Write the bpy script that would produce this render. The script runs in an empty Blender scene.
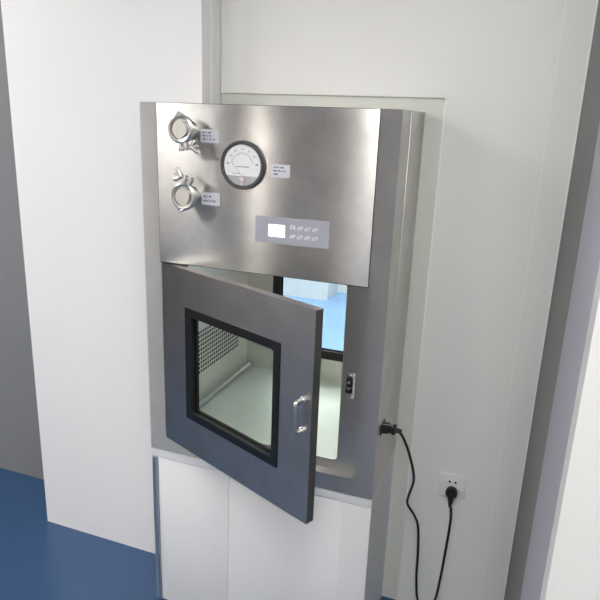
import bpy, bmesh, math, random
from mathutils import Vector, Matrix
random.seed(7)
C = bpy.context.scene.collection
SC = bpy.context.scene
PI = math.pi

# ------------------------------------------------------------------ materials
def new_mat(name):
    m = bpy.data.materials.new(name); m.use_nodes = True
    nt = m.node_tree
    b = nt.nodes.get('Principled BSDF')
    return m, nt, b

def paint(name, col, rough=.5, spec=.4, mott=.02, scale=6., bump=0., metal=0.):
    m, nt, b = new_mat(name)
    N, L = nt.nodes, nt.links
    tc = N.new('ShaderNodeTexCoord'); nz = N.new('ShaderNodeTexNoise')
    nz.inputs['Scale'].default_value = scale; nz.inputs['Detail'].default_value = 4
    L.new(tc.outputs['Object'], nz.inputs['Vector'])
    mx = N.new('ShaderNodeMix'); mx.data_type = 'RGBA'
    mx.inputs[6].default_value = (*[max(0, c*(1-mott)) for c in col], 1)
    mx.inputs[7].default_value = (*[min(1, c*(1+mott)) for c in col], 1)
    L.new(nz.outputs['Fac'], mx.inputs[0]); L.new(mx.outputs[2], b.inputs['Base Color'])
    b.inputs['Roughness'].default_value = rough
    b.inputs['Metallic'].default_value = metal
    b.inputs['Specular IOR Level'].default_value = spec
    if bump:
        bp = N.new('ShaderNodeBump'); bp.inputs['Strength'].default_value = bump
        bp.inputs['Distance'].default_value = .002
        n2 = N.new('ShaderNodeTexNoise'); n2.inputs['Scale'].default_value = 60
        L.new(tc.outputs['Object'], n2.inputs['Vector'])
        L.new(n2.outputs['Fac'], bp.inputs['Height']); L.new(bp.outputs['Normal'], b.inputs['Normal'])
    return m

def steel(name, col=(.60, .585, .565), rough=.36, var=.04, aniso=.93, smudge=.06, brush=(2., 60., 420.), axis='Z'):
    """brushed stainless steel, grain running across, with handling smudges"""
    m, nt, b = new_mat(name)
    N, L = nt.nodes, nt.links
    tc = N.new('ShaderNodeTexCoord')
    mp = N.new('ShaderNodeMapping'); mp.inputs['Scale'].default_value = brush
    L.new(tc.outputs['Object'], mp.inputs['Vector'])
    n1 = N.new('ShaderNodeTexNoise'); n1.inputs['Scale'].default_value = 1.; n1.inputs['Detail'].default_value = 3
    L.new(mp.outputs['Vector'], n1.inputs['Vector'])
    n2 = N.new('ShaderNodeTexNoise'); n2.inputs['Scale'].default_value = 9.; n2.inputs['Detail'].default_value = 6
    n2.inputs['Roughness'].default_value = .6
    L.new(tc.outputs['Object'], n2.inputs['Vector'])
    rp = N.new('ShaderNodeMapRange'); rp.inputs[1].default_value = .38; rp.inputs[2].default_value = .68
    rp.inputs[3].default_value = 0; rp.inputs[4].default_value = 1
    L.new(n2.outputs['Fac'], rp.inputs[0])
    mx = N.new('ShaderNodeMix'); mx.data_type = 'RGBA'
    mx.inputs[6].default_value = (*col, 1); mx.inputs[7].default_value = (*[c*(1-smudge*1.6) for c in col], 1)
    L.new(rp.outputs[0], mx.inputs[0]); L.new(mx.outputs[2], b.inputs['Base Color'])
    ma = N.new('ShaderNodeMath'); ma.operation = 'MULTIPLY_ADD'
    L.new(n1.outputs['Fac'], ma.inputs[0]); ma.inputs[1].default_value = var; ma.inputs[2].default_value = rough-var/2
    mb = N.new('ShaderNodeMath'); mb.operation = 'MULTIPLY_ADD'
    L.new(rp.outputs[0], mb.inputs[0]); mb.inputs[1].default_value = .04; L.new(ma.outputs[0], mb.inputs[2])
    L.new(mb.outputs[0], b.inputs['Roughness'])
    b.inputs['Metallic'].default_value = 1
    b.inputs['Anisotropic'].default_value = aniso; b.inputs['Anisotropic Rotation'].default_value = .25
    tg = N.new('ShaderNodeTangent'); tg.direction_type = 'RADIAL'; tg.axis = axis
    L.new(tg.outputs[0], b.inputs['Tangent'])
    return m

def glass(name, tint=(.965, .985, .975), ior=1.45, rough=.01):
    m, nt, b = new_mat(name)
    N, L = nt.nodes, nt.links
    N.remove(b); out = N.get('Material Output')
    tr = N.new('ShaderNodeBsdfTransparent'); tr.inputs[0].default_value = (*tint, 1)
    gl = N.new('ShaderNodeBsdfGlossy'); gl.inputs['Roughness'].default_value = rough
    fr = N.new('ShaderNodeFresnel'); 
    ge = N.new('ShaderNodeNewGeometry'); mi_ = N.new('ShaderNodeMix')
    mi_.inputs[2].default_value = ior; mi_.inputs[3].default_value = 1/ior
    L.new(ge.outputs['Backfacing'], mi_.inputs[0]); L.new(mi_.outputs[0], fr.inputs[0])
    nz = N.new('ShaderNodeTexNoise'); nz.inputs['Scale'].default_value = 3
    ad = N.new('ShaderNodeMath'); ad.operation = 'MULTIPLY_ADD'; ad.inputs[1].default_value = .012
    L.new(nz.outputs['Fac'], ad.inputs[0]); L.new(fr.outputs[0], ad.inputs[2])
    mx = N.new('ShaderNodeMixShader')
    L.new(ad.outputs[0], mx.inputs[0]); L.new(tr.outputs[0], mx.inputs[1]); L.new(gl.outputs[0], mx.inputs[2])
    L.new(mx.outputs[0], out.inputs['Surface'])
    return m

def emit(name, col, strength):
    m, nt, b = new_mat(name)
    b.inputs['Base Color'].default_value = (*col, 1)
    b.inputs['Emission Color'].default_value = (*col, 1)
    b.inputs['Emission Strength'].default_value = strength
    return m

M = dict(
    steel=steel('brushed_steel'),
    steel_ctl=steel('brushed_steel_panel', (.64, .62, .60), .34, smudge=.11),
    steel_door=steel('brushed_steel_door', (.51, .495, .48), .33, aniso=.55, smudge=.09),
    steel_dull=paint('chamber_wall_steel', (.70, .69, .64), .38, .5, .05, 7, metal=.6),
    matte_floor=paint('chamber_floor', (.47, .52, .475), .5, .4, .03, 6, metal=.35),
    seam_shade=paint('seam_shade_dark', (.03, .03, .03), .5, .3, .05, 20),
    steel_in=steel('chamber_steel', (.68, .69, .65), .42, aniso=.2),
    polish=steel('polished_steel', (.66, .65, .63), .3, var=.06, aniso=0., smudge=.05),
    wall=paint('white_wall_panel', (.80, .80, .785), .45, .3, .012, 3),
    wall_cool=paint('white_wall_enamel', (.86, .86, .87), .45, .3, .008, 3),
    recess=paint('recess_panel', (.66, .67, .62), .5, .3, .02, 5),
    trimw=paint('white_trim', (.88, .88, .86), .35, .4, .01, 8),
    base=paint('boxing_white', (.80, .80, .81), .45, .3, .012, 4),
    alu=paint('aluminium_profile', (.52, .56, .62), .3, .5, .04, 12, metal=1),  # bluish tint puts the floor's reflection into the metal colour
    greyw=paint('grey_partition', (.23, .235, .25), .55, .3, .04, 4),
    frameg=paint('grey_door_frame', (.17, .175, .17), .5, .3, .03, 8),
    leaf=paint('lavender_door_leaf', (.40, .40, .46), .5, .3, .02, 5),
    floor=paint('blue_epoxy_floor', (.033, .082, .18), .25, .5, .05, 2),
    floor_lit=paint('blue_epoxy_floor_lit', (.24, .41, .66), .25, .5, .05, 2),  # same blue floor, colour lightened to stand for the brighter far room
    ceil=paint('ceiling_panels', (.82, .82, .82), .6, .3, .02, 4),
    dark=paint('dark_reflection_panel', (.07, .066, .066), .6, .3, .05, 3),
    tan=paint('warm_room_wall', (.50, .465, .43), .6, .3, .05, 3),
    black=paint('black_gasket', (.012, .012, .013), .38, .4, .1, 20),
    plastic=paint('black_plastic', (.018, .017, .017), .42, .4, .15, 40),
    cable=paint('black_cable_sheath', (.015, .014, .014), .45, .4, .1, 50),
    bezel=paint('gauge_bezel', (.055, .055, .058), .4, .5, .1, 30),
    dial=paint('gauge_dial', (.84, .85, .85), .5, .3, .01, 20),
    dialgrey=paint('gauge_lower_plate', (.42, .43, .43), .4, .4, .06, 30),
    ink=paint('printed_ink', (.07, .08, .14), .6, .2, .1, 50),
    inkgrey=paint('printed_grey', (.25, .26, .28), .6, .2, .1, 50),
    red=paint('red_mark', (.62, .40, .40), .5, .3, .05, 50),
    paper=paint('paper_label', (.66, .66, .72), .6, .2, .02, 30),
    membrane=paint('membrane_foil', (.37, .375, .44), .35, .4, .03, 9),
    icon=paint('icon_print', (.82, .82, .88), .4, .3, .02, 40),
    socket=paint('socket_plastic', (.80, .78, .80), .35, .4, .01, 20),
    hole=paint('dark_opening', (.01, .01, .01), .8, .1, .1, 20),
    screen=emit('lit_screen', (.86, .89, 1.), .9),
    glass=glass('door_glass'),
    gglass=glass('gauge_glass', (.98, .985, .985), 1.15, .3),
    lamp=emit('lamp_diffuser', (1., .985, .955), 9.5),
    fill_lamp=emit('chamber_fill_diffuser', (1., .96, .89), 27.),  # glow of the added chamber lamp
    lamp_far=emit('lamp_diffuser_beyond', (.97, 1., .96), 9.),
)

# ------------------------------------------------------------------ mesh helpers
def box(bm, x0, x1, y0, y1, z0, z1, mi=0, bev=0., seg=2):
    t = bmesh.new()
    v = [t.verts.new((x, y, z)) for x in (x0, x1) for y in (y0, y1) for z in (z0, z1)]
    for f in ((0, 1, 3, 2), (4, 6, 7, 5), (0, 4, 5, 1), (2, 3, 7, 6), (0, 2, 6, 4), (1, 5, 7, 3)):
        t.faces.new([v[i] for i in f])
    bmesh.ops.recalc_face_normals(t, faces=t.faces)
    if bev:
        bmesh.ops.bevel(t, geom=list(t.edges), offset=bev, segments=seg, affect='EDGES', profile=.5)
    merge(bm, t, mi)

def merge(bm, t, mi=None, mat=None):
    if mat is not None: t.transform(mat)
    mp = {}
    for v in t.verts: mp[v] = bm.verts.new(v.co)
    for f in t.faces:
        try: g = bm.faces.new([mp[v] for v in f.verts])
        except ValueError: continue
        g.material_index = f.material_index if mi is None else mi
        g.smooth = f.smooth
    t.free()

def prism_y(bm, poly, y0, y1, mi=0):
    """polygon given in (x,z), extruded in y"""
    t = bmesh.new()
    a = [t.verts.new((x, y0, z)) for x, z in poly]; b = [t.verts.new((x, y1, z)) for x, z in poly]
    t.faces.new(a); t.faces.new(b[::-1])
    n = len(poly)
    for i in range(n): t.faces.new((a[i], b[i], b[(i+1) % n], a[(i+1) % n]))
    bmesh.ops.recalc_face_normals(t, faces=t.faces)
    merge(bm, t, mi)

def rrect(x0, x1, z0, z1, r, k=5):
    """rounded rectangle, 4 corners of k points: order BR, TR, TL, BL"""
    out = []
    for (cx, cz, a0) in ((x1-r, z0+r, -PI/2), (x1-r, z1-r, 0), (x0+r, z1-r, PI/2), (x0+r, z0+r, PI)):
        out.append([(cx+r*math.cos(a0+PI/2*i/(k-1)), cz+r*math.sin(a0+PI/2*i/(k-1))) for i in range(k)])
    return out

def ring_plate(bm, o, i, y0, y1, r=.001, ro=0., mi=0, k=5):
    """plate o=(x0,x1,z0,z1) with rounded hole i, thickness y0..y1"""
    t = bmesh.new()
    inn = rrect(*i, max(r, 1e-4), k)
    out = rrect(*o, max(ro, 1e-4), k)
    IN = [p for c in inn for p in c]; OUT = [p for c in out for p in c]
    n = len(IN)
    lay = []
    for y in (y0, y1):
        lay.append(([t.verts.new((x, y, z)) for x, z in IN], [t.verts.new((x, y, z)) for x, z in OUT]))
    for j in range(n):
        q = (j+1) % n
        (a, b), (c, d) = lay
        t.faces.new((a[j], b[j], b[q], a[q])); t.faces.new((c[j], c[q], d[q], d[j]))
        t.faces.new((a[j], a[q], c[q], c[j])); t.faces.new((b[j], d[j], d[q], b[q]))
    bmesh.ops.recalc_face_normals(t, faces=t.faces)
    merge(bm, t, mi)

def lathe(bm, prof, origin=(0, 0, 0), axis='-Y', n=40, mi=0, smooth=True):
    """prof: list of (radius, height along axis)"""
    t = bmesh.new(); rings = []
    for r, h in prof:
        if r < 1e-6: rings.append([t.verts.new((0, 0, h))])
        else: rings.append([t.verts.new((r*math.cos(2*PI*i/n), r*math.sin(2*PI*i/n), h)) for i in range(n)])
    for A, B in zip(rings, rings[1:]):
        for i in range(n):
            j = (i+1) % n
            if len(A) == 1 and len(B) == 1: continue
            if len(A) == 1: f = t.faces.new((A[0], B[i], B[j]))
            elif len(B) == 1: f = t.faces.new((A[i], A[j], B[0]))
            else: f = t.faces.new((A[i], A[j], B[j], B[i]))
            f.smooth = smooth
    bmesh.ops.recalc_face_normals(t, faces=t.faces)
    rot = {'-Y': Matrix.Rotation(PI/2, 4, 'X'), 'X': Matrix.Rotation(PI/2, 4, 'Y'), 'Z': Matrix.Identity(4),
           '-X': Matrix.Rotation(-PI/2, 4, 'Y')}[axis]
    merge(bm, t, mi, Matrix.Translation(origin) @ rot)

def spline(pts, n=8):
    P = [Vector(p) for p in pts]; out = []
    Q = [P[0]*2-P[1]] + P + [P[-1]*2-P[-2]]
    for i in range(1, len(Q)-2):
        a, b, c, d = Q[i-1], Q[i], Q[i+1], Q[i+2]
        for k in range(n):
            t = k/n
            out.append(.5*((2*b)+(c-a)*t+(2*a-5*b+4*c-d)*t*t+(3*b-a-3*c+d)*t**3))
    out.append(P[-1]); return out

def tube(bm, pts, r, n=12, mi=0, cap=True):
    P = [Vector(p) for p in pts]
    R = r if isinstance(r, (list, tuple)) else [r]*len(P)
    t = bmesh.new(); rings = []
    d = (P[1]-P[0]).normalized()
    u = d.cross(Vector((0, 0, 1)))
    if u.length < .1: u = d.cross(Vector((0, 1, 0)))
    u.normalize()
    for i, p in enumerate(P):
        d = (P[min(i+1, len(P)-1)]-P[max(i-1, 0)]).normalized()
        u = (u-d*u.dot(d)).normalized(); w = d.cross(u)
        rings.append([t.verts.new(p+R[i]*(u*math.cos(2*PI*k/n)+w*math.sin(2*PI*k/n))) for k in range(n)])
    for A, B in zip(rings, rings[1:]):
        for k in range(n):
            f = t.faces.new((A[k], A[(k+1) % n], B[(k+1) % n], B[k])); f.smooth = True
    if cap:
        t.faces.new(rings[0][::-1]); t.faces.new(rings[-1])
    bmesh.ops.recalc_face_normals(t, faces=t.faces)
    merge(bm, t, mi)

def obj(name, bm, mats, parent=None):
    me = bpy.data.meshes.new(name); bm.to_mesh(me); bm.free()
    me.set_sharp_from_angle(angle=math.radians(38))
    for m in (mats if isinstance(mats, (list, tuple)) else [mats]): me.materials.append(m)
    o = bpy.data.objects.new(name, me); C.objects.link(o)
    if parent is not None: o.parent = parent
    return o

def thing(name, label, cat, loc=(0, 0, 0), group=None):
    o = bpy.data.objects.new(name, None); C.objects.link(o)
    o.empty_display_size = .05
    o.location = loc; o['label'] = label; o['category'] = cat
    if group: o['group'] = group
    return o

def struct(name, bm, m, label=None):
    o = obj(name, bm, m); o['kind'] = 'structure'
    o['category'] = 'room'
    if label: o['label'] = label
    return o

# ------------------------------------------------------------------ dimensions (metres; front of the pass box is y = 0, its top z = 0)
W, H = .75, 1.093
FL, CE = -1.70, 1.02                       # floor, ceiling
YB = .62                                   # far side of the partition
YL, YW, YS = .20, .32, .327                # left panel, right wall, recess panel
BK = .63                                   # rear of the box

# ------------------------------------------------------------------ setting
b = bmesh.new(); box(b, -2.6, 2.6, -3.4, .5, FL-.05, FL); struct('floor', b, M['floor'], 'glossy navy epoxy floor')
b = bmesh.new(); box(b, -2.6, 2.6, .5, 5.4, FL-.05, FL); struct('floor', b, M['floor_lit'], 'blue epoxy floor of the room beyond the hatch, brighter light put into its colour')
b = bmesh.new(); box(b, -2.6, 2.6, -3.4, 5.4, CE, CE+.05); struct('ceiling', b, M['ceil'], 'white panel ceiling')
# left panel in front of the recess: narrower beside the box, wider above it
b = bmesh.new()
prism_y(b, [(-.662, FL), (-.0005, FL), (-.0005, .001), (.09, .001), (.09, CE), (-.662, CE)], YL, .44)
struct('wall_left', b, M['wall_cool'], 'bright white wall panel left of the steel pass box')
b = bmesh.new(); box(b, .0895, .0925, .256, .280, .003, CE, bev=.001); struct('trim_1', b, M['trimw'], 'white corner bead on the edge of the left wall panel')
# grey partition left behind the white panel
b = bmesh.new(); box(b, -2.6, -.655, .44, YB, FL, CE); struct('wall_back', b, M['greyw'], 'dark grey wall behind the left wall panel')
# right wall with the box recess
b = bmesh.new()
prism_y(b, [(.808, FL), (1.162, FL), (1.162, CE), (.0925, CE), (.0925, .041), (.808, .041)], YW, YB)
struct('wall_right', b, M['wall'], 'white wall panel right of the pass box carrying the socket')
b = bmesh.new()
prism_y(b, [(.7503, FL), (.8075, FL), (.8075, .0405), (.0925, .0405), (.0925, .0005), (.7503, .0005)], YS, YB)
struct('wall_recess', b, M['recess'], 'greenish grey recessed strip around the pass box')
b = bmesh.new()
box(b, .8045, .8090, .3170, .3275, FL, .0425, bev=.001)
struct('trim_2', b, M['trimw'], 'thin white edge profile around the recess')
b = bmesh.new(); box(b, 1.0865, 1.0885, .3172, .3205, FL, CE); struct('trim_3', b, M['trimw'], 'joint line between wall panels right of the socket')
b = bmesh.new(); box(b, 1.1600, 1.1640, .317, .345, FL, CE); struct('trim_4', b, M['trimw'], 'bright edge profile at the end of the right wall')
# side wall of the alcove at the right edge, with a door in it
b = bmesh.new(); box(b, 1.1645, 1.28, -.29, YB, FL, CE); box(b, 1.1645, 1.28, -.66, -.29, .55, CE)
struct('wall_side', b, M['frameg'], 'dark grey side wall at the right edge')
b = bmesh.new(); box(b, 1.1645, 1.205, -.658, -.292, FL, .548, bev=.002); struct('door_1', b, M['leaf'], 'pale lavender grey door in the side wall')
b = bmesh.new(); box(b, 1.1635, 2.6, -.72, -.66, FL, CE); struct('wall_corner', b, M['wall'], 'white wall past the door at the right edge')
# rest of the near room (behind the photographer)
b = bmesh.new(); box(b, -2.65, -2.6, -3.4, .44, FL, CE); struct('wall_west', b, M['tan'], 'warm side wall of the near room')
b = bmesh.new(); box(b, -2.6, -2.57, -.98, .36, FL, .9, bev=.004); struct('reflection_panel_1', b, M['dark'], 'unseen dark panel on the near room side wall, added for its reflection in the steel door')  # added dark panel, darkens what the steel door leaf mirrors
b = bmesh.new(); box(b, -2.0, -1.33, -3.4, -3.37, FL, .95, bev=.004); struct('reflection_panel_2', b, M['dark'], 'unseen dark panel behind the photographer, added for its reflection in the control panel')  # added dark panel, gives the dark band mirrored in the control panel
b = bmesh.new(); box(b, 2.6, 2.65, -3.4, -.66, FL, CE); struct('wall_east', b, M['wall'], 'white side wall of the near room')
b = bmesh.new()
WX0, WX1 = -1.27, -1.02
box(b, -2.6, WX0, -3.45, -3.4, FL, CE); box(b, WX1, 2.6, -3.45, -3.4, FL, CE)
box(b, WX0, WX1, -3.45, -3.4, FL, -.9); box(b, WX0, WX1, -3.45, -3.4, .85, CE)
struct('wall_front', b, M['tan'], 'wall behind the photographer with a tall window')
b = bmesh.new(); ring_plate(b, (WX0-.03, WX1+.03, -.93, .88), (WX0+.03, WX1-.03, -.87, .82), -3.46, -3.38)
w1 = struct('window_1', b, M['trimw'], 'tall narrow window behind the photographer')
b = bmesh.new(); box(b, WX0+.03, WX1-.03, -3.43, -3.425, -.87, .82); obj('pane', b, M['gglass'], w1)
# room seen through the hatch
b = bmesh.new(); box(b, -2.65, -2.6, .62, 5.4, FL, CE); box(b, 2.6, 2.65, .62, 5.4, FL, CE); box(b, 1.28, 2.65, .5, .62, FL, CE)
struct('wall_beyond', b, M['wall'], 'white side walls of the room seen through the hatch')
b = bmesh.new(); box(b, -2.6, -.62, 3.95, 5.4, FL, CE); box(b, -.62, 2.6, 4.3, 5.4, FL, CE)
struct('wall_far', b, M['wall'], 'white far wall of the room seen through the hatch')

# ------------------------------------------------------------------ boxing below the box
t = thing('base_cabinet', 'white panelled boxing under the steel pass box', 'cabinet', (.375, .17, FL))
def LB(o): o.location = (-.375, -.17, -FL); return o
b = bmesh.new()
box(b, 0, W, .012, YS-.001, FL+.001, -H-.001)
box(b, .0, W, .004, .012, -1.1255, -H-.001, bev=.001)
box(b, .662, W, .004, .012, FL+.001, -1.1265, bev=.001)
LB(obj('body', b, M['base'], t))
b = bmesh.new(); box(b, .001, .0195, .000, .012, FL+.001, -1.1265, bev=.003)
o = LB(obj('corner_profile', b, M['alu'], t)); o['label'] = 'aluminium edge profile with the blue floor reflection in its colour'
for x0, x1 in ((.0205, .2765), (.2815, .6618)):
    b = bmesh.new(); box(b, x0, x1, .006, .012, FL+.001, -1.1275, bev=.0015); LB(obj('front_panel', b, M['wall_cool'], t))
b = bmesh.new(); box(b, .2768, .2812, .0045, .012, FL+.001, -1.1275, bev=.001); LB(obj('joint_strip', b, M['trimw'], t))

# ------------------------------------------------------------------ pass box
pb = thing('pass_box', 'stainless steel pass box in the white wall with glazed door ajar', 'pass box', (.375, .0, -H))
OFF = Vector((-.375, 0, H))
def part(name, bm, m, parent=None):
    o = obj(name, bm, m, parent or pb)
    if parent is None: o.location = OFF
    return o
RX0, RX1, RZ0, RZ1 = .0577, .6945, -1.0399, -.4560   # door recess
b = bmesh.new()
ring_plate(b, (0, W, -H, 0), (RX0, RX1, RZ0, RZ1), 0, .034, r=.001, ro=.003)
box(b, 0, .015, .034, BK, -H, 0); box(b, W-.015, W, .034, BK, -H, 0)
box(b, .015, W-.015, .034, BK, -.015, 0); box(b, .015, W-.015, .034, BK, -H, -H+.02)
part('body', b, M['steel'])
# faint vertical fold line on the right side
b = bmesh.new(); box(b, W-.002, W+.0012, .118, YS-.002, -H+.004, -.004, bev=.0008)
part('side_panel', b, M['steel'])
b = bmesh.new(); box(b, .0555, .6945, -.0022, .0, -.4545, -.0012, bev=.0009)
part('control_panel', b, M['steel_ctl'])
b = bmesh.new()
ring_plate(b, (.0538, .6962, -.4562, .0), (.0555, .6945, -.4545, -.0012), -.0004, .0)
part('panel_seam_shade', b, M['seam_shade'])  # dark strip standing in for the shaded gap around the panel
# unseen LED strip on the chamber ceiling (built below) is an added fill light
# inner frame with rounded opening
OX0, OX1, OZ0, OZ1 = .128, .628, -1.009, -.4605
b = bmesh.new()
ring_plate(b, (.04, .712, -1.06, -.44), (OX0, OX1, OZ0, OZ1), .034, .038, r=.012)
part('door_frame', b, M['steel'])
# chamber
CX0, CX1, CZ0, CZ1, CY = .065, .690, -1.012, -.452, .607
b = bmesh.new()
box(b, CX0-.006, CX0, .038, CY, CZ0, CZ1); box(b, CX1, CX1+.006, .038, CY, CZ0, CZ1)
box(b, CX0-.006, CX1+.006, .038, CY, CZ1, CZ1+.006)
part('chamber', b, M['steel_dull'])
b = bmesh.new(); box(b, CX0-.006, CX1+.006, .038, CY, CZ0-.006, CZ0); part('chamber_floor', b, M['matte_floor'])
# perforated grille on the left chamber wall (real recessed holes)
b = bmesh.new()
gy0, gy1, gz0, gz1, px = .10, .5245, -.900, -.736, .0162
ny, nz = int((gy1-gy0)/px), int((gz1-gz0)/px)
xf, xb = CX0+.003, CX0+.0005
def quad(pts, mi=0):
    f = b.faces.new([b.verts.new(p) for p in pts]); f.material_index = mi
for i in range(ny):
    for j in range(nz):
        a0, a1 = gy0+i*px, gy0+(i+1)*px; c0, c1 = gz0+j*px, gz0+(j+1)*px
        m = px*.2; h0, h1, k0, k1 = a0+m, a1-m, c0+m, c1-m
        O_ = [(a0, c0), (a1, c0), (a1, c1), (a0, c1)]; I_ = [(h0, k0), (h1, k0), (h1, k1), (h0, k1)]
        for q in range(4):
            r = (q+1) % 4
            quad([(xf, *O_[q]), (xf, *O_[r]), (xf, *I_[r]), (xf, *I_[q])])
            quad([(xf, *I_[q]), (xf, *I_[r]), (xb, *I_[r]), (xb, *I_[q])], 1)
        quad([(xb, *p) for p in I_], 1)
part('perforated_grille', b, [M['steel_dull'], M['hole']])
b = bmesh.new(); box(b, .16, .60, .075, .115, CZ1-.012, CZ1, bev=.002); cl_ = part('chamber_fill_lamp', b, M['trimw'])  # unseen lamp, added to brighten the chamber
b = bmesh.new(); box(b, .17, .59, .082, .108, CZ1-.015, CZ1-.012); obj('lamp_diffuser', b, M['fill_lamp'], cl_)
# floor rails
for x in (.086, .669):
    b = bmesh.new()
    tube(b, [(x, .075, -.998), (x, .59, -.998)], .0080)
    for y in (.09, .33, .575): tube(b, [(x, y, -1.012), (x, y, -1.0)], .004, 8)
    part('floor_rail', b, M['polish'])
# interlock latch on the right of the door frame
b = bmesh.new()
box(b, .6395, .6675, .0325, .034, -.800, -.722, bev=.0006)
lt = part('interlock_latch', b, M['steel'])
b = bmesh.new()
box(b, .6450, .6630, .024, .0325, -.7645, -.7330, bev=.002)
box(b, .6425, .6630, .026, .0325, -.7825, -.7685, bev=.002)
obj('latch_body', b, M['plastic'], lt)
b = bmesh.new()
for x, z in ((.6545, -.729), (.6515, -.7925), (.6525, -.748), (.6525, -.7665)):
    lathe(b, [(0, .0045), (.003, .0045), (.0042, .003), (.0042, 0)], (x, .0325 if z in (-.729, -.7925) else .0255, z), n=14)
obj('screw', b, M['polish'], lt)

# ---- front door
HX, TH, DW, DZ0, DZ1, DT = .0593, math.radians(23.64), .6272, -1.0419+0, -.4583, .026
GX = (.114, .514, -.926, -.571)          # black gasket outline
GI = (.140, .490, -.902, -.596)          # clear glass
def door_leaf(mat, thick):
    b = bmesh.new()
    ring_plate(b, (0, DW, DZ0, DZ1), (GX[0]+.012, GX[1]-.012, GX[2]+.012, GX[3]-.012), 0, thick, r=.004, ro=.002)
    return b
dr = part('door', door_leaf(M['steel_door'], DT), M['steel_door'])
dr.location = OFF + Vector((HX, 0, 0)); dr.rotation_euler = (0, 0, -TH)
def gasket(parent, thick, y0=-.0022):
    b = bmesh.new()
    ring_plate(b, GX, GI, y0, .007, r=.003, ro=.004)
    ring_plate(b, GX, GI, thick-.007, thick-y0, r=.003, ro=.004)
    ring_plate(b, (GX[0]+.013, GX[1]-.013, GX[2]+.013, GX[3]-.013), (GI[0]-.006, GI[1]+.006, GI[2]-.006, GI[3]+.006), .007, thick-.007, r=.002)
    o = obj('window_gasket', b, M['black'], parent); o['label'] = 'black rubber window surround'
    b = bmesh.new(); e = .004
    box(b, GI[0]-e, GI[1]+e, thick-.0085, thick-.0075, GI[2]-e, GI[3]+e)
    obj('glass_pane', b, M['glass'], parent)
gasket(dr, DT)
# D-shaped pull handle
b = bmesh.new()
hu = .5945
pts = [(hu, 0, -.699), (hu, -.012, -.699), (hu, -.021, -.7015), (hu, -.0245, -.709), (hu, -.0245, -.742), (hu, -.0245, -.774), (hu, -.021, -.7815), (hu, -.012, -.784), (hu, 0, -.784)]
tube(b, spline(pts, 4), .0068, 14)
for z in (-.700, -.784): lathe(b, [(0, .004), (.0095, .004), (.0105, .003), (.0105, 0)], (hu, 0, z), n=20)
o = obj('door_handle', b, M['polish'], dr); o['label'] = 'bright steel pull handle'
# hinges
for z in (-.52, -.97):
    b = bmesh.new(); lathe(b, [(0, .03), (.0035, .03), (.0035, -.03), (0, -.03)], (-.0008, DT-.004, z), 'Z', 14); obj('hinge_pin', b, M['steel'], dr)

# ---- rear door (closed, facing the other room)
b = bmesh.new()
ring_plate(b, (.058, .697, -1.02, -.445), (GX[0]+.073, GX[1]+.049, GX[2]+.012, GX[3]-.012), CY, BK, r=.004)
rd = part('rear_door', b, M['steel_in'])
b = bmesh.new()
o_, i_ = (.175, .575, -.9275, -.572), (.207, .543, -.8925, -.604)
ring_plate(b, o_, i_, CY-.003, CY, r=.003, ro=.004); ring_plate(b, o_, i_, BK, BK+.003, r=.003, ro=.004)
ring_plate(b, (.188, .562, -.913, -.584), (.2, .55, -.9, -.596), CY, BK, r=.002)
obj('window_gasket', b, M['black'], rd)
b = bmesh.new(); box(b, .2, .55, CY+.010, CY+.011, -.9, -.596); obj('glass_pane', b, M['glass'], rd)

# ---- differential pressure gauge
gc = (.3258, -.0022, -.1570)
b = bmesh.new()
lathe(b, [(.0650, 0), (.0655, .004), (.0650, .0095), (.0630, .0115), (.0575, .0115), (.0560, .0105), (.0555, .006)], gc, n=64)
lathe(b, [(.0555, .006), (.0, .006)], gc, n=64)
gg = part('pressure_gauge', b, M['bezel']); gg['label'] = 'round black rimmed gauge with a white dial'
def disc_part(pts, y, m, name, th=.0006):
    b = bmesh.new(); prism_y(b, pts, y-th, y); return obj(name, b, m, gg)
yd = gc[1]-.0062
rr = .0548
def gp(a, r): return (gc[0]+r*math.cos(math.radians(a)), gc[2]+r*math.sin(math.radians(a)))
disc_part([gp(a, rr) for a in range(-32, 213, 4)], yd, M['dial'], 'dial')
disc_part([gp(a, rr) for a in range(213, 329, 4)] + [gp(-32, rr)], yd, M['dialgrey'], 'dial_lower_plate')
# printed scale
b = bmesh.new(); yt = yd-.0007
def stroke(bm, p, q, w, y, th=.0002):
    p, q = Vector((p[0], p[1])), Vector((q[0], q[1])); d = (q-p).normalized(); n = Vector((-d.y, d.x))*w/2
    prism_y(bm, [tuple(p-n), tuple(q-n), tuple(q+n), tuple(p+n)], y-th, y)
for a in range(10, 171, 8): stroke(b, gp(a, .0310), gp(a, .0345), .0008, yt)
for a in range(10, 170, 4): stroke(b, gp(a, .0305), gp(a+4, .0305), .0007, yt)
for a in (36, 63, 90, 117, 144):
    x, z = gp(a, .042)
    for dx in (-.0022, .0022):
        for s in ((-1, -1, 1, -1), (1, -1, 1, 1), (1, 1, -1, 1), (-1, 1, -1, -1)):
            stroke(b, (x+dx+s[0]*.0012, z+s[1]*.002), (x+dx+s[2]*.0012, z+s[3]*.002), .0007, yt)
for a in (4, 176): 
    x, z = gp(a, .043); stroke(b, (x-.003, z), (x+.003, z), .0045, yt)
x = -.019
while x < .019:
    w = random.choice((.002, .0028, .0035)); stroke(b, (gc[0]+x, gc[2]-.004), (gc[0]+x+w, gc[2]-.004), .0028, yt); x += w+.0011
for k in range(4): stroke(b, (gc[0]-.030+k*.006, gc[2]-.0225), (gc[0]-.026+k*.006, gc[2]-.0225), .002, yt)
obj('scale_print', b, M['inkgrey'], gg)
b = bmesh.new(); stroke(b, (gc[0]+.001, gc[2]-.030), gp(168, .034), .0007, yd-.0016, .0004)
obj('needle', b, M['inkgrey'], gg)
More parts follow.
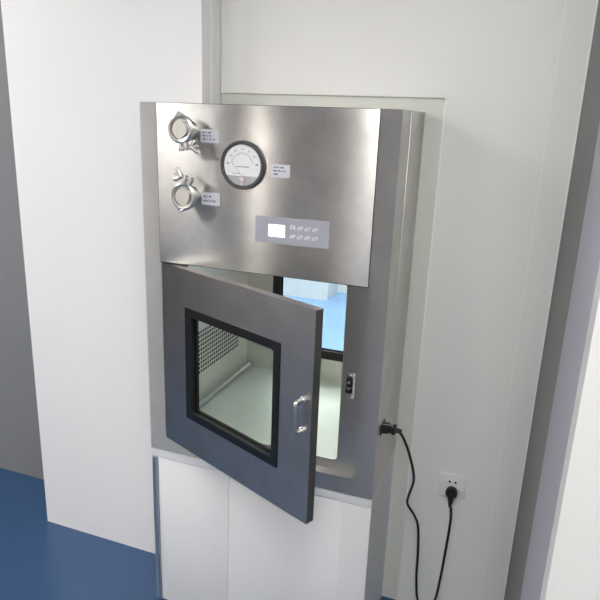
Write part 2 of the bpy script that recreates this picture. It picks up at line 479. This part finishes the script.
b = bmesh.new(); box(b, gc[0]-.0075, gc[0]+.0075, yd-.0035, yd-.0006, gc[2]-.0440, gc[2]-.0285, bev=.001)
obj('pivot_cover', b, M['red'], gg)
b = bmesh.new(); box(b, gc[0]-.0055, gc[0]+.0055, yd-.004, yd-.0032, gc[2]-.041, gc[2]-.033, bev=.0003)
lathe(b, [(0, .004), (.004, .004), (.005, 0)], (gc[0], yd, gc[2]-.0485), n=16)
obj('zero_screw', b, M['paper'], gg)
b = bmesh.new(); lathe(b, [(.0561, .0108), (.0, .0116)], gc, n=64); obj('gauge_glass', b, M['gglass'], gg)

# ---- control display
yf = -.0022
b = bmesh.new()
ring_plate(b, (.3650, .5805, -.3630, -.2895), (.3670, .5785, -.3610, -.2915), yf-.0012, yf, r=.002, ro=.003)
box(b, .3655, .5800, yf-.0010, yf, -.3625, -.2900)
dp = part('control_display', b, M['membrane']); dp['label'] = 'lavender grey membrane keypad with a lit screen'
b = bmesh.new(); box(b, .4050, .4530, yf-.0016, yf-.0010, -.3440, -.3105); o = obj('screen', b, M['screen'], dp); o['label'] = 'lit white screen'
ys = yf-.0010
for r_, z in enumerate((-.3145, -.3385)):
    for c_ in range(4):
        x = .4755+c_*.0213; b = bmesh.new()
        zz = z-.0008*c_*.3
        if r_ == 0 and c_ == 0:      # letter-like key R
            for s in ((-.006, -.006, -.006, .006), (-.006, .006, .004, .006), (.004, .006, .004, 0), (.004, 0, -.006, 0), (-.001, 0, .005, -.006), (.0065, -.006, .0065, .006)):
                stroke(b, (x+s[0], zz+s[1]), (x+s[2], zz+s[3]), .0024, ys, .0005)
        else:                        # tilted oval with a bar
            n = 20
            el = lambda k, q: (x+q*(.0085*math.cos(2*PI*k/n)*.94-.0050*math.sin(2*PI*k/n)*.34), zz+q*(.0085*math.cos(2*PI*k/n)*.34+.0050*math.sin(2*PI*k/n)*.94))
            for k in range(n): prism_y(b, [el(k, 1), el(k+1, 1), el(k+1, .62), el(k, .62)], ys-.0005, ys)
            stroke(b, (x-.009, zz-.006), (x+.009, zz+.006), .0016, ys, .0005)
            if (c_+r_) % 2: stroke(b, (x-.003, zz+.001), (x+.004, zz+.001), .003, ys, .0005)
        obj('key_icon', b, M['icon'], dp)

# ---- stick-on labels beside the fittings
def sticker(x0, x1, z0, z1, lines, lab):
    b = bmesh.new(); box(b, x0, x1, yf-.0005, yf, z0, z1)
    s = part('paper_label', b, M['paper']); s['label'] = lab
    b = bmesh.new()
    hgt = (z1-z0)/(len(lines)+.9)
    for i, ws in enumerate(lines):
        z = z1-hgt*(i+.95); x = x0+.006
        for w in ws:
            for k in range(w):
                ch = .0028; cz = hgt*.24
                if x+ch > x1-.003: break
                sh = random.choice((((-1, 1), (1, 1)), ((-1, -1), (1, -1)), ((0, 1), (0, -1)), ((-1, 0), (1, 0))))
                stroke(b, (x, z-cz), (x, z+cz), .0008, yf-.0005)
                stroke(b, (x+(sh[0][0]+1)*.001, z+sh[0][1]*cz), (x+(sh[1][0]+1)*.001, z+sh[1][1]*cz), .0009, yf-.0005)
                if random.random() < .6: stroke(b, (x+.0018, z-cz*random.random()), (x+.0018, z+cz), .0007, yf-.0005)
                x += ch
            x += .0035
    obj('print', b, M['ink'], s)
sticker(.1955, .2510, -.1025, -.0670, [[5, 3], [6, 2, 1], [4, 1, 2, 3]], 'white label beside the upper port')
sticker(.1970, .2535, -.2735, -.2385, [[5, 3], [6, 2, 4]], 'white label beside the lower port')
sticker(.4085, .4620, -.1835, -.1490, [[6, 4], [8, 4], [5]], 'white label right of the gauge')

# ---- clamped test ports
def port(cx, cz, ang, name_label):
    """sanitary clamp port, axis out of the panel; ang = direction of the clamp's screw lugs"""
    b = bmesh.new()
    lathe(b, [(.024, 0), (.024, .030), (.031, .034), (.031, .039)], (cx, yf, cz), n=36)
    s = part('test_port', b, M['polish']); s['label'] = name_label
    b = bmesh.new()
    lathe(b, [(.0, .0560), (.0220, .0560), (.0220, .0475), (.0265, .0475), (.0265, .0500), (.0310, .0500), (.0310, .040)], (cx, yf, cz), n=40)
    obj('port_cap', b, M['polish'], s)
    b = bmesh.new()
    lathe(b, [(.0275, .0530), (.0330, .0545), (.0375, .0510), (.0385, .0445), (.0375, .0375), (.0330, .0340), (.0275, .0355)], (cx, yf, cz), n=44)
    cl = obj('clamp_ring', b, M['polish'], s)
    yc = yf-.0445
    def loc(r, a, dy=0):                # polar around port
        return Vector((cx+r*math.cos(a), yc+dy, cz+r*math.sin(a)))
    b = bmesh.new()
    A = ang; u = Vector((math.cos(A), 0, math.sin(A))); v = Vector((-math.sin(A), 0, math.cos(A)))
    c = Vector((cx, yc, cz))
    for sgn in (-1, 1):                 # lugs
        t_ = bmesh.new(); box(t_, .034, .057, -.007, .007, sgn*.0085-.0042, sgn*.0085+.0042, bev=.0018)
        merge(b, t_, None, Matrix.Translation(c) @ Matrix(((u.x, 0, v.x, 0), (0, 1, 0, 0), (u.z, 0, v.z, 0), (0, 0, 0, 1))))
    obj('clamp_lugs', b, M['polish'], s)
    b = bmesh.new()                     # hinge on the opposite side
    for dy in (-.006, .006):
        tube(b, [c-u*.036-v*.010+Vector((0, dy, 0)), c-u*.0435+Vector((0, dy, 0)), c-u*.036+v*.010+Vector((0, dy, 0))], .0032, 8)
    tube(b, [c-u*.0435+Vector((0, -.009, 0)), c-u*.0435+Vector((0, .009, 0))], .0035, 10)
    obj('clamp_hinge', b, M['polish'], s)
    b = bmesh.new()
    tube(b, [c+u*.050-v*.014, c+u*.050+v*.043], .0032, 10)
    tube(b, [c+u*.050-v*.016, c+u*.050-v*.011], .0058, 10)
    obj('clamp_bolt', b, M['polish'], s)
    b = bmesh.new()
    n0 = c+u*.050+v*.019
    tube(b, [n0, n0+v*.010], [.0068, .0050], 12)
    for sgn in (-1, 1):
        w0 = n0+v*.005
        tube(b, [w0, w0+u*(.009*sgn)+v*.006, w0+u*(.014*sgn)+v*.014, w0+u*(.015*sgn)+v*.020], [.0060, .0055, .0066, .0045], 10)
    obj('wing_nut', b, M['polish'], s)
port(.1610, -.0690, math.radians(-80), 'upper clamped steel test port')
port(.1665, -.2485, math.radians(74), 'lower clamped steel test port')

# ---- mains inlet on the right side
PIY, PIZ = .066, -.888
b = bmesh.new()
box(b, W+.0, W+.004, PIY-.024, PIY+.024, PIZ-.016, PIZ+.016, bev=.0015)
for dy in (-.019, .019): lathe(b, [(0, .006), (.003, .006), (.004, .004), (.004, 0)], (W, PIY+dy, PIZ), 'X', 12)
il = part('mains_inlet', b, M['plastic'])
b = bmesh.new()
for dy in (-.019, .019): tube(b, [(W, PIY+dy, PIZ-.02*dy/.019), (W+.034, PIY+dy*1.1, PIZ-.022*dy/.019)], .0009, 6)
tube(b, [(W+.034, PIY-.021, PIZ+.022), (W+.034, PIY, PIZ), (W+.034, PIY+.021, PIZ-.022)], .0009, 6)
obj('retaining_clip', b, M['polish'], il)

# ------------------------------------------------------------------ wall socket
sc_ = Vector((.9525, YW, -1.1795))
ws = thing('wall_socket', 'square white wall socket with two pin holes over a plugged cord', 'socket', tuple(sc_))
b = bmesh.new(); box(b, -.043, .043, -.0085, 0, -.043, .043, bev=.003); obj('faceplate', b, M['socket'], ws)
b = bmesh.new(); box(b, -.030, .030, -.0095, -.0083, -.030, .030, bev=.0005); obj('insert', b, M['socket'], ws)
for dx in (-.0095, .0095):
    b = bmesh.new(); lathe(b, [(0, .0004), (.0038, .0004), (.0038, 0)], (dx, -.0094, .0165), n=16); o = obj('pin_hole', b, M['hole'], ws); o['label'] = 'dark round pin hole'

# ------------------------------------------------------------------ power cord
pc = thing('power_cord', 'black power cord from the pass box side to the wall socket', 'power cord', (W+.004, PIY, PIZ))
CO = -Vector((W+.004, PIY, PIZ))
b = bmesh.new()
box(b, W+.0042, W+.022, PIY-.016, PIY+.016, PIZ-.012, PIZ+.012, bev=.003)
box(b, W+.022, W+.030, PIY-.011, PIY+.011, PIZ-.009, PIZ+.009, bev=.002)
box(b, W+.030, W+.042, PIY-.015, PIY+.015, PIZ-.0115, PIZ+.0115, bev=.003)
lathe(b, [(.0085, 0), (.0065, .010), (.0048, .016)], (W+.042, PIY, PIZ-.001), 'X', 14)
o = obj('appliance_plug', b, M['plastic'], pc); o.location = CO
wp = sc_ + Vector((.0012, -.0098, -.0165))
CABLE = [(0.798, 0.066, -0.890), (.8095, .072, -.905), (0.8266, 0.1, -0.9627), (0.8406, 0.15, -1.0547), (0.8408, 0.19, -1.1202), (0.8243, 0.23, -1.2), (0.821, 0.25, -1.2437), (0.8435, 0.27, -1.2927), (0.8596, 0.28, -1.3419), (0.868, 0.285, -1.45), (0.872, 0.285, -1.55), (0.885, 0.285, -1.64), (0.912, 0.288, -1.672), (0.938, 0.292, -1.64), (0.95, 0.296, -1.55), (0.9609, 0.3, -1.3299), (0.9587, 0.299, -1.2599), (0.9537, 0.2982, -1.246)]
b = bmesh.new(); tube(b, spline(CABLE, 8), .0042, 10); o = obj('cable', b, M['cable'], pc); o.location = CO
b = bmesh.new()
lathe(b, [(.0185, 0), (.0195, .004), (.0195, .016), (.0165, .021), (0, .0225)], tuple(wp), n=32)
tube(b, [wp+Vector((0, -.011, -.012)), wp+Vector((0, -.011, -.026)), wp+Vector((0, -.012, -.040)), wp+Vector((0, -.012, -.052))], [.0115, .0095, .0065, .0048], 14)
o = obj('wall_plug', b, M['plastic'], pc); o.location = CO

# ------------------------------------------------------------------ lamps
def ceiling_light(x, y, sx, sy, mat, label):
    t = thing('ceiling_light', label, 'ceiling light', (x, y, CE))
    b = bmesh.new(); box(b, -sx/2, sx/2, -sy/2, sy/2, -.012, -.006); obj('diffuser', b, mat, t)
    b = bmesh.new()
    for a, c in ((-1, 0), (1, 0)): box(b, a*sx/2-.02, a*sx/2+.02, -sy/2-.02, sy/2+.02, -.016, 0)
    for a in (-1, 1): box(b, -sx/2+.02, sx/2-.02, a*sy/2-.02, a*sy/2+.02, -.016, 0)
    box(b, -sx/2+.02, sx/2-.02, -sy/2+.02, sy/2-.02, -.006, 0)
    obj('frame', b, M['trimw'], t)
ceiling_light(1.1, -1.42, .6, 1.2, M['lamp'], 'ceiling light over the photographer')
ceiling_light(-1.6, -.78, .6, 1.2, M['lamp'], 'ceiling light in front of the left wall panel')
ceiling_light(1.1, -2.75, .6, .9, M['lamp'], 'unseen ceiling light farther behind the photographer, added to brighten the right wall')  # extra unseen lamp, added to lift the right wall and front
ceiling_light(-1.9, -2.0, .6, 1.2, M['lamp'], 'unseen ceiling light near the warm side wall, placed to brighten that wall')  # unseen lamp set here to light the wall that the door mirrors
ceiling_light(.2, 1.8, 1.2, 1.2, M['lamp_far'], 'nearer ceiling light in the room beyond the hatch')
ceiling_light(-.6, 3.2, 1.2, 1.2, M['lamp_far'], 'farther ceiling light in the room beyond the hatch')

# ------------------------------------------------------------------ world, camera, view
w = bpy.data.worlds.new('World'); SC.world = w; w.use_nodes = True
bg = w.node_tree.nodes['Background']; bg.inputs[0].default_value = (1., .93, .85, 1); bg.inputs[1].default_value = 11.

yaw, pitch, roll, fpx = .347437954, .286946445, -.0368659877, 621.715477
cy, sy, cp, sp = math.cos(yaw), math.sin(yaw), math.cos(pitch), math.sin(pitch)
f = Vector((-sy*cp, cy*cp, -sp)); r = Vector((cy, sy, 0)); d = f.cross(r)
cr, sr = math.cos(roll), math.sin(roll)
r2 = cr*r+sr*d; d2 = -sr*r+cr*d
cam = bpy.data.cameras.new('Camera'); co = bpy.data.objects.new('Camera', cam); C.objects.link(co)
mw = Matrix.Identity(4)
for i in range(3):
    mw[i][0] = r2[i]; mw[i][1] = -d2[i]; mw[i][2] = -f[i]
mw[0][3], mw[1][3], mw[2][3] = 1.0612728, -1.57237755, -.03264268
co.matrix_world = mw
cam.sensor_fit = 'HORIZONTAL'; cam.sensor_width = 36; cam.lens = fpx/600*36
cam.shift_x = 4/600; cam.shift_y = 3/600
cam.clip_start = .02
SC.camera = co
SC.view_settings.view_transform = 'Standard'; SC.view_settings.look = 'None'
SC.view_settings.exposure = 0.68; SC.view_settings.gamma = 1; SC.view_settings.use_curve_mapping = False
SC.cycles.max_bounces = 10
SC.cycles.glossy_bounces = 6
SC.cycles.transparent_max_bounces = 12
SC.cycles.use_denoising = True
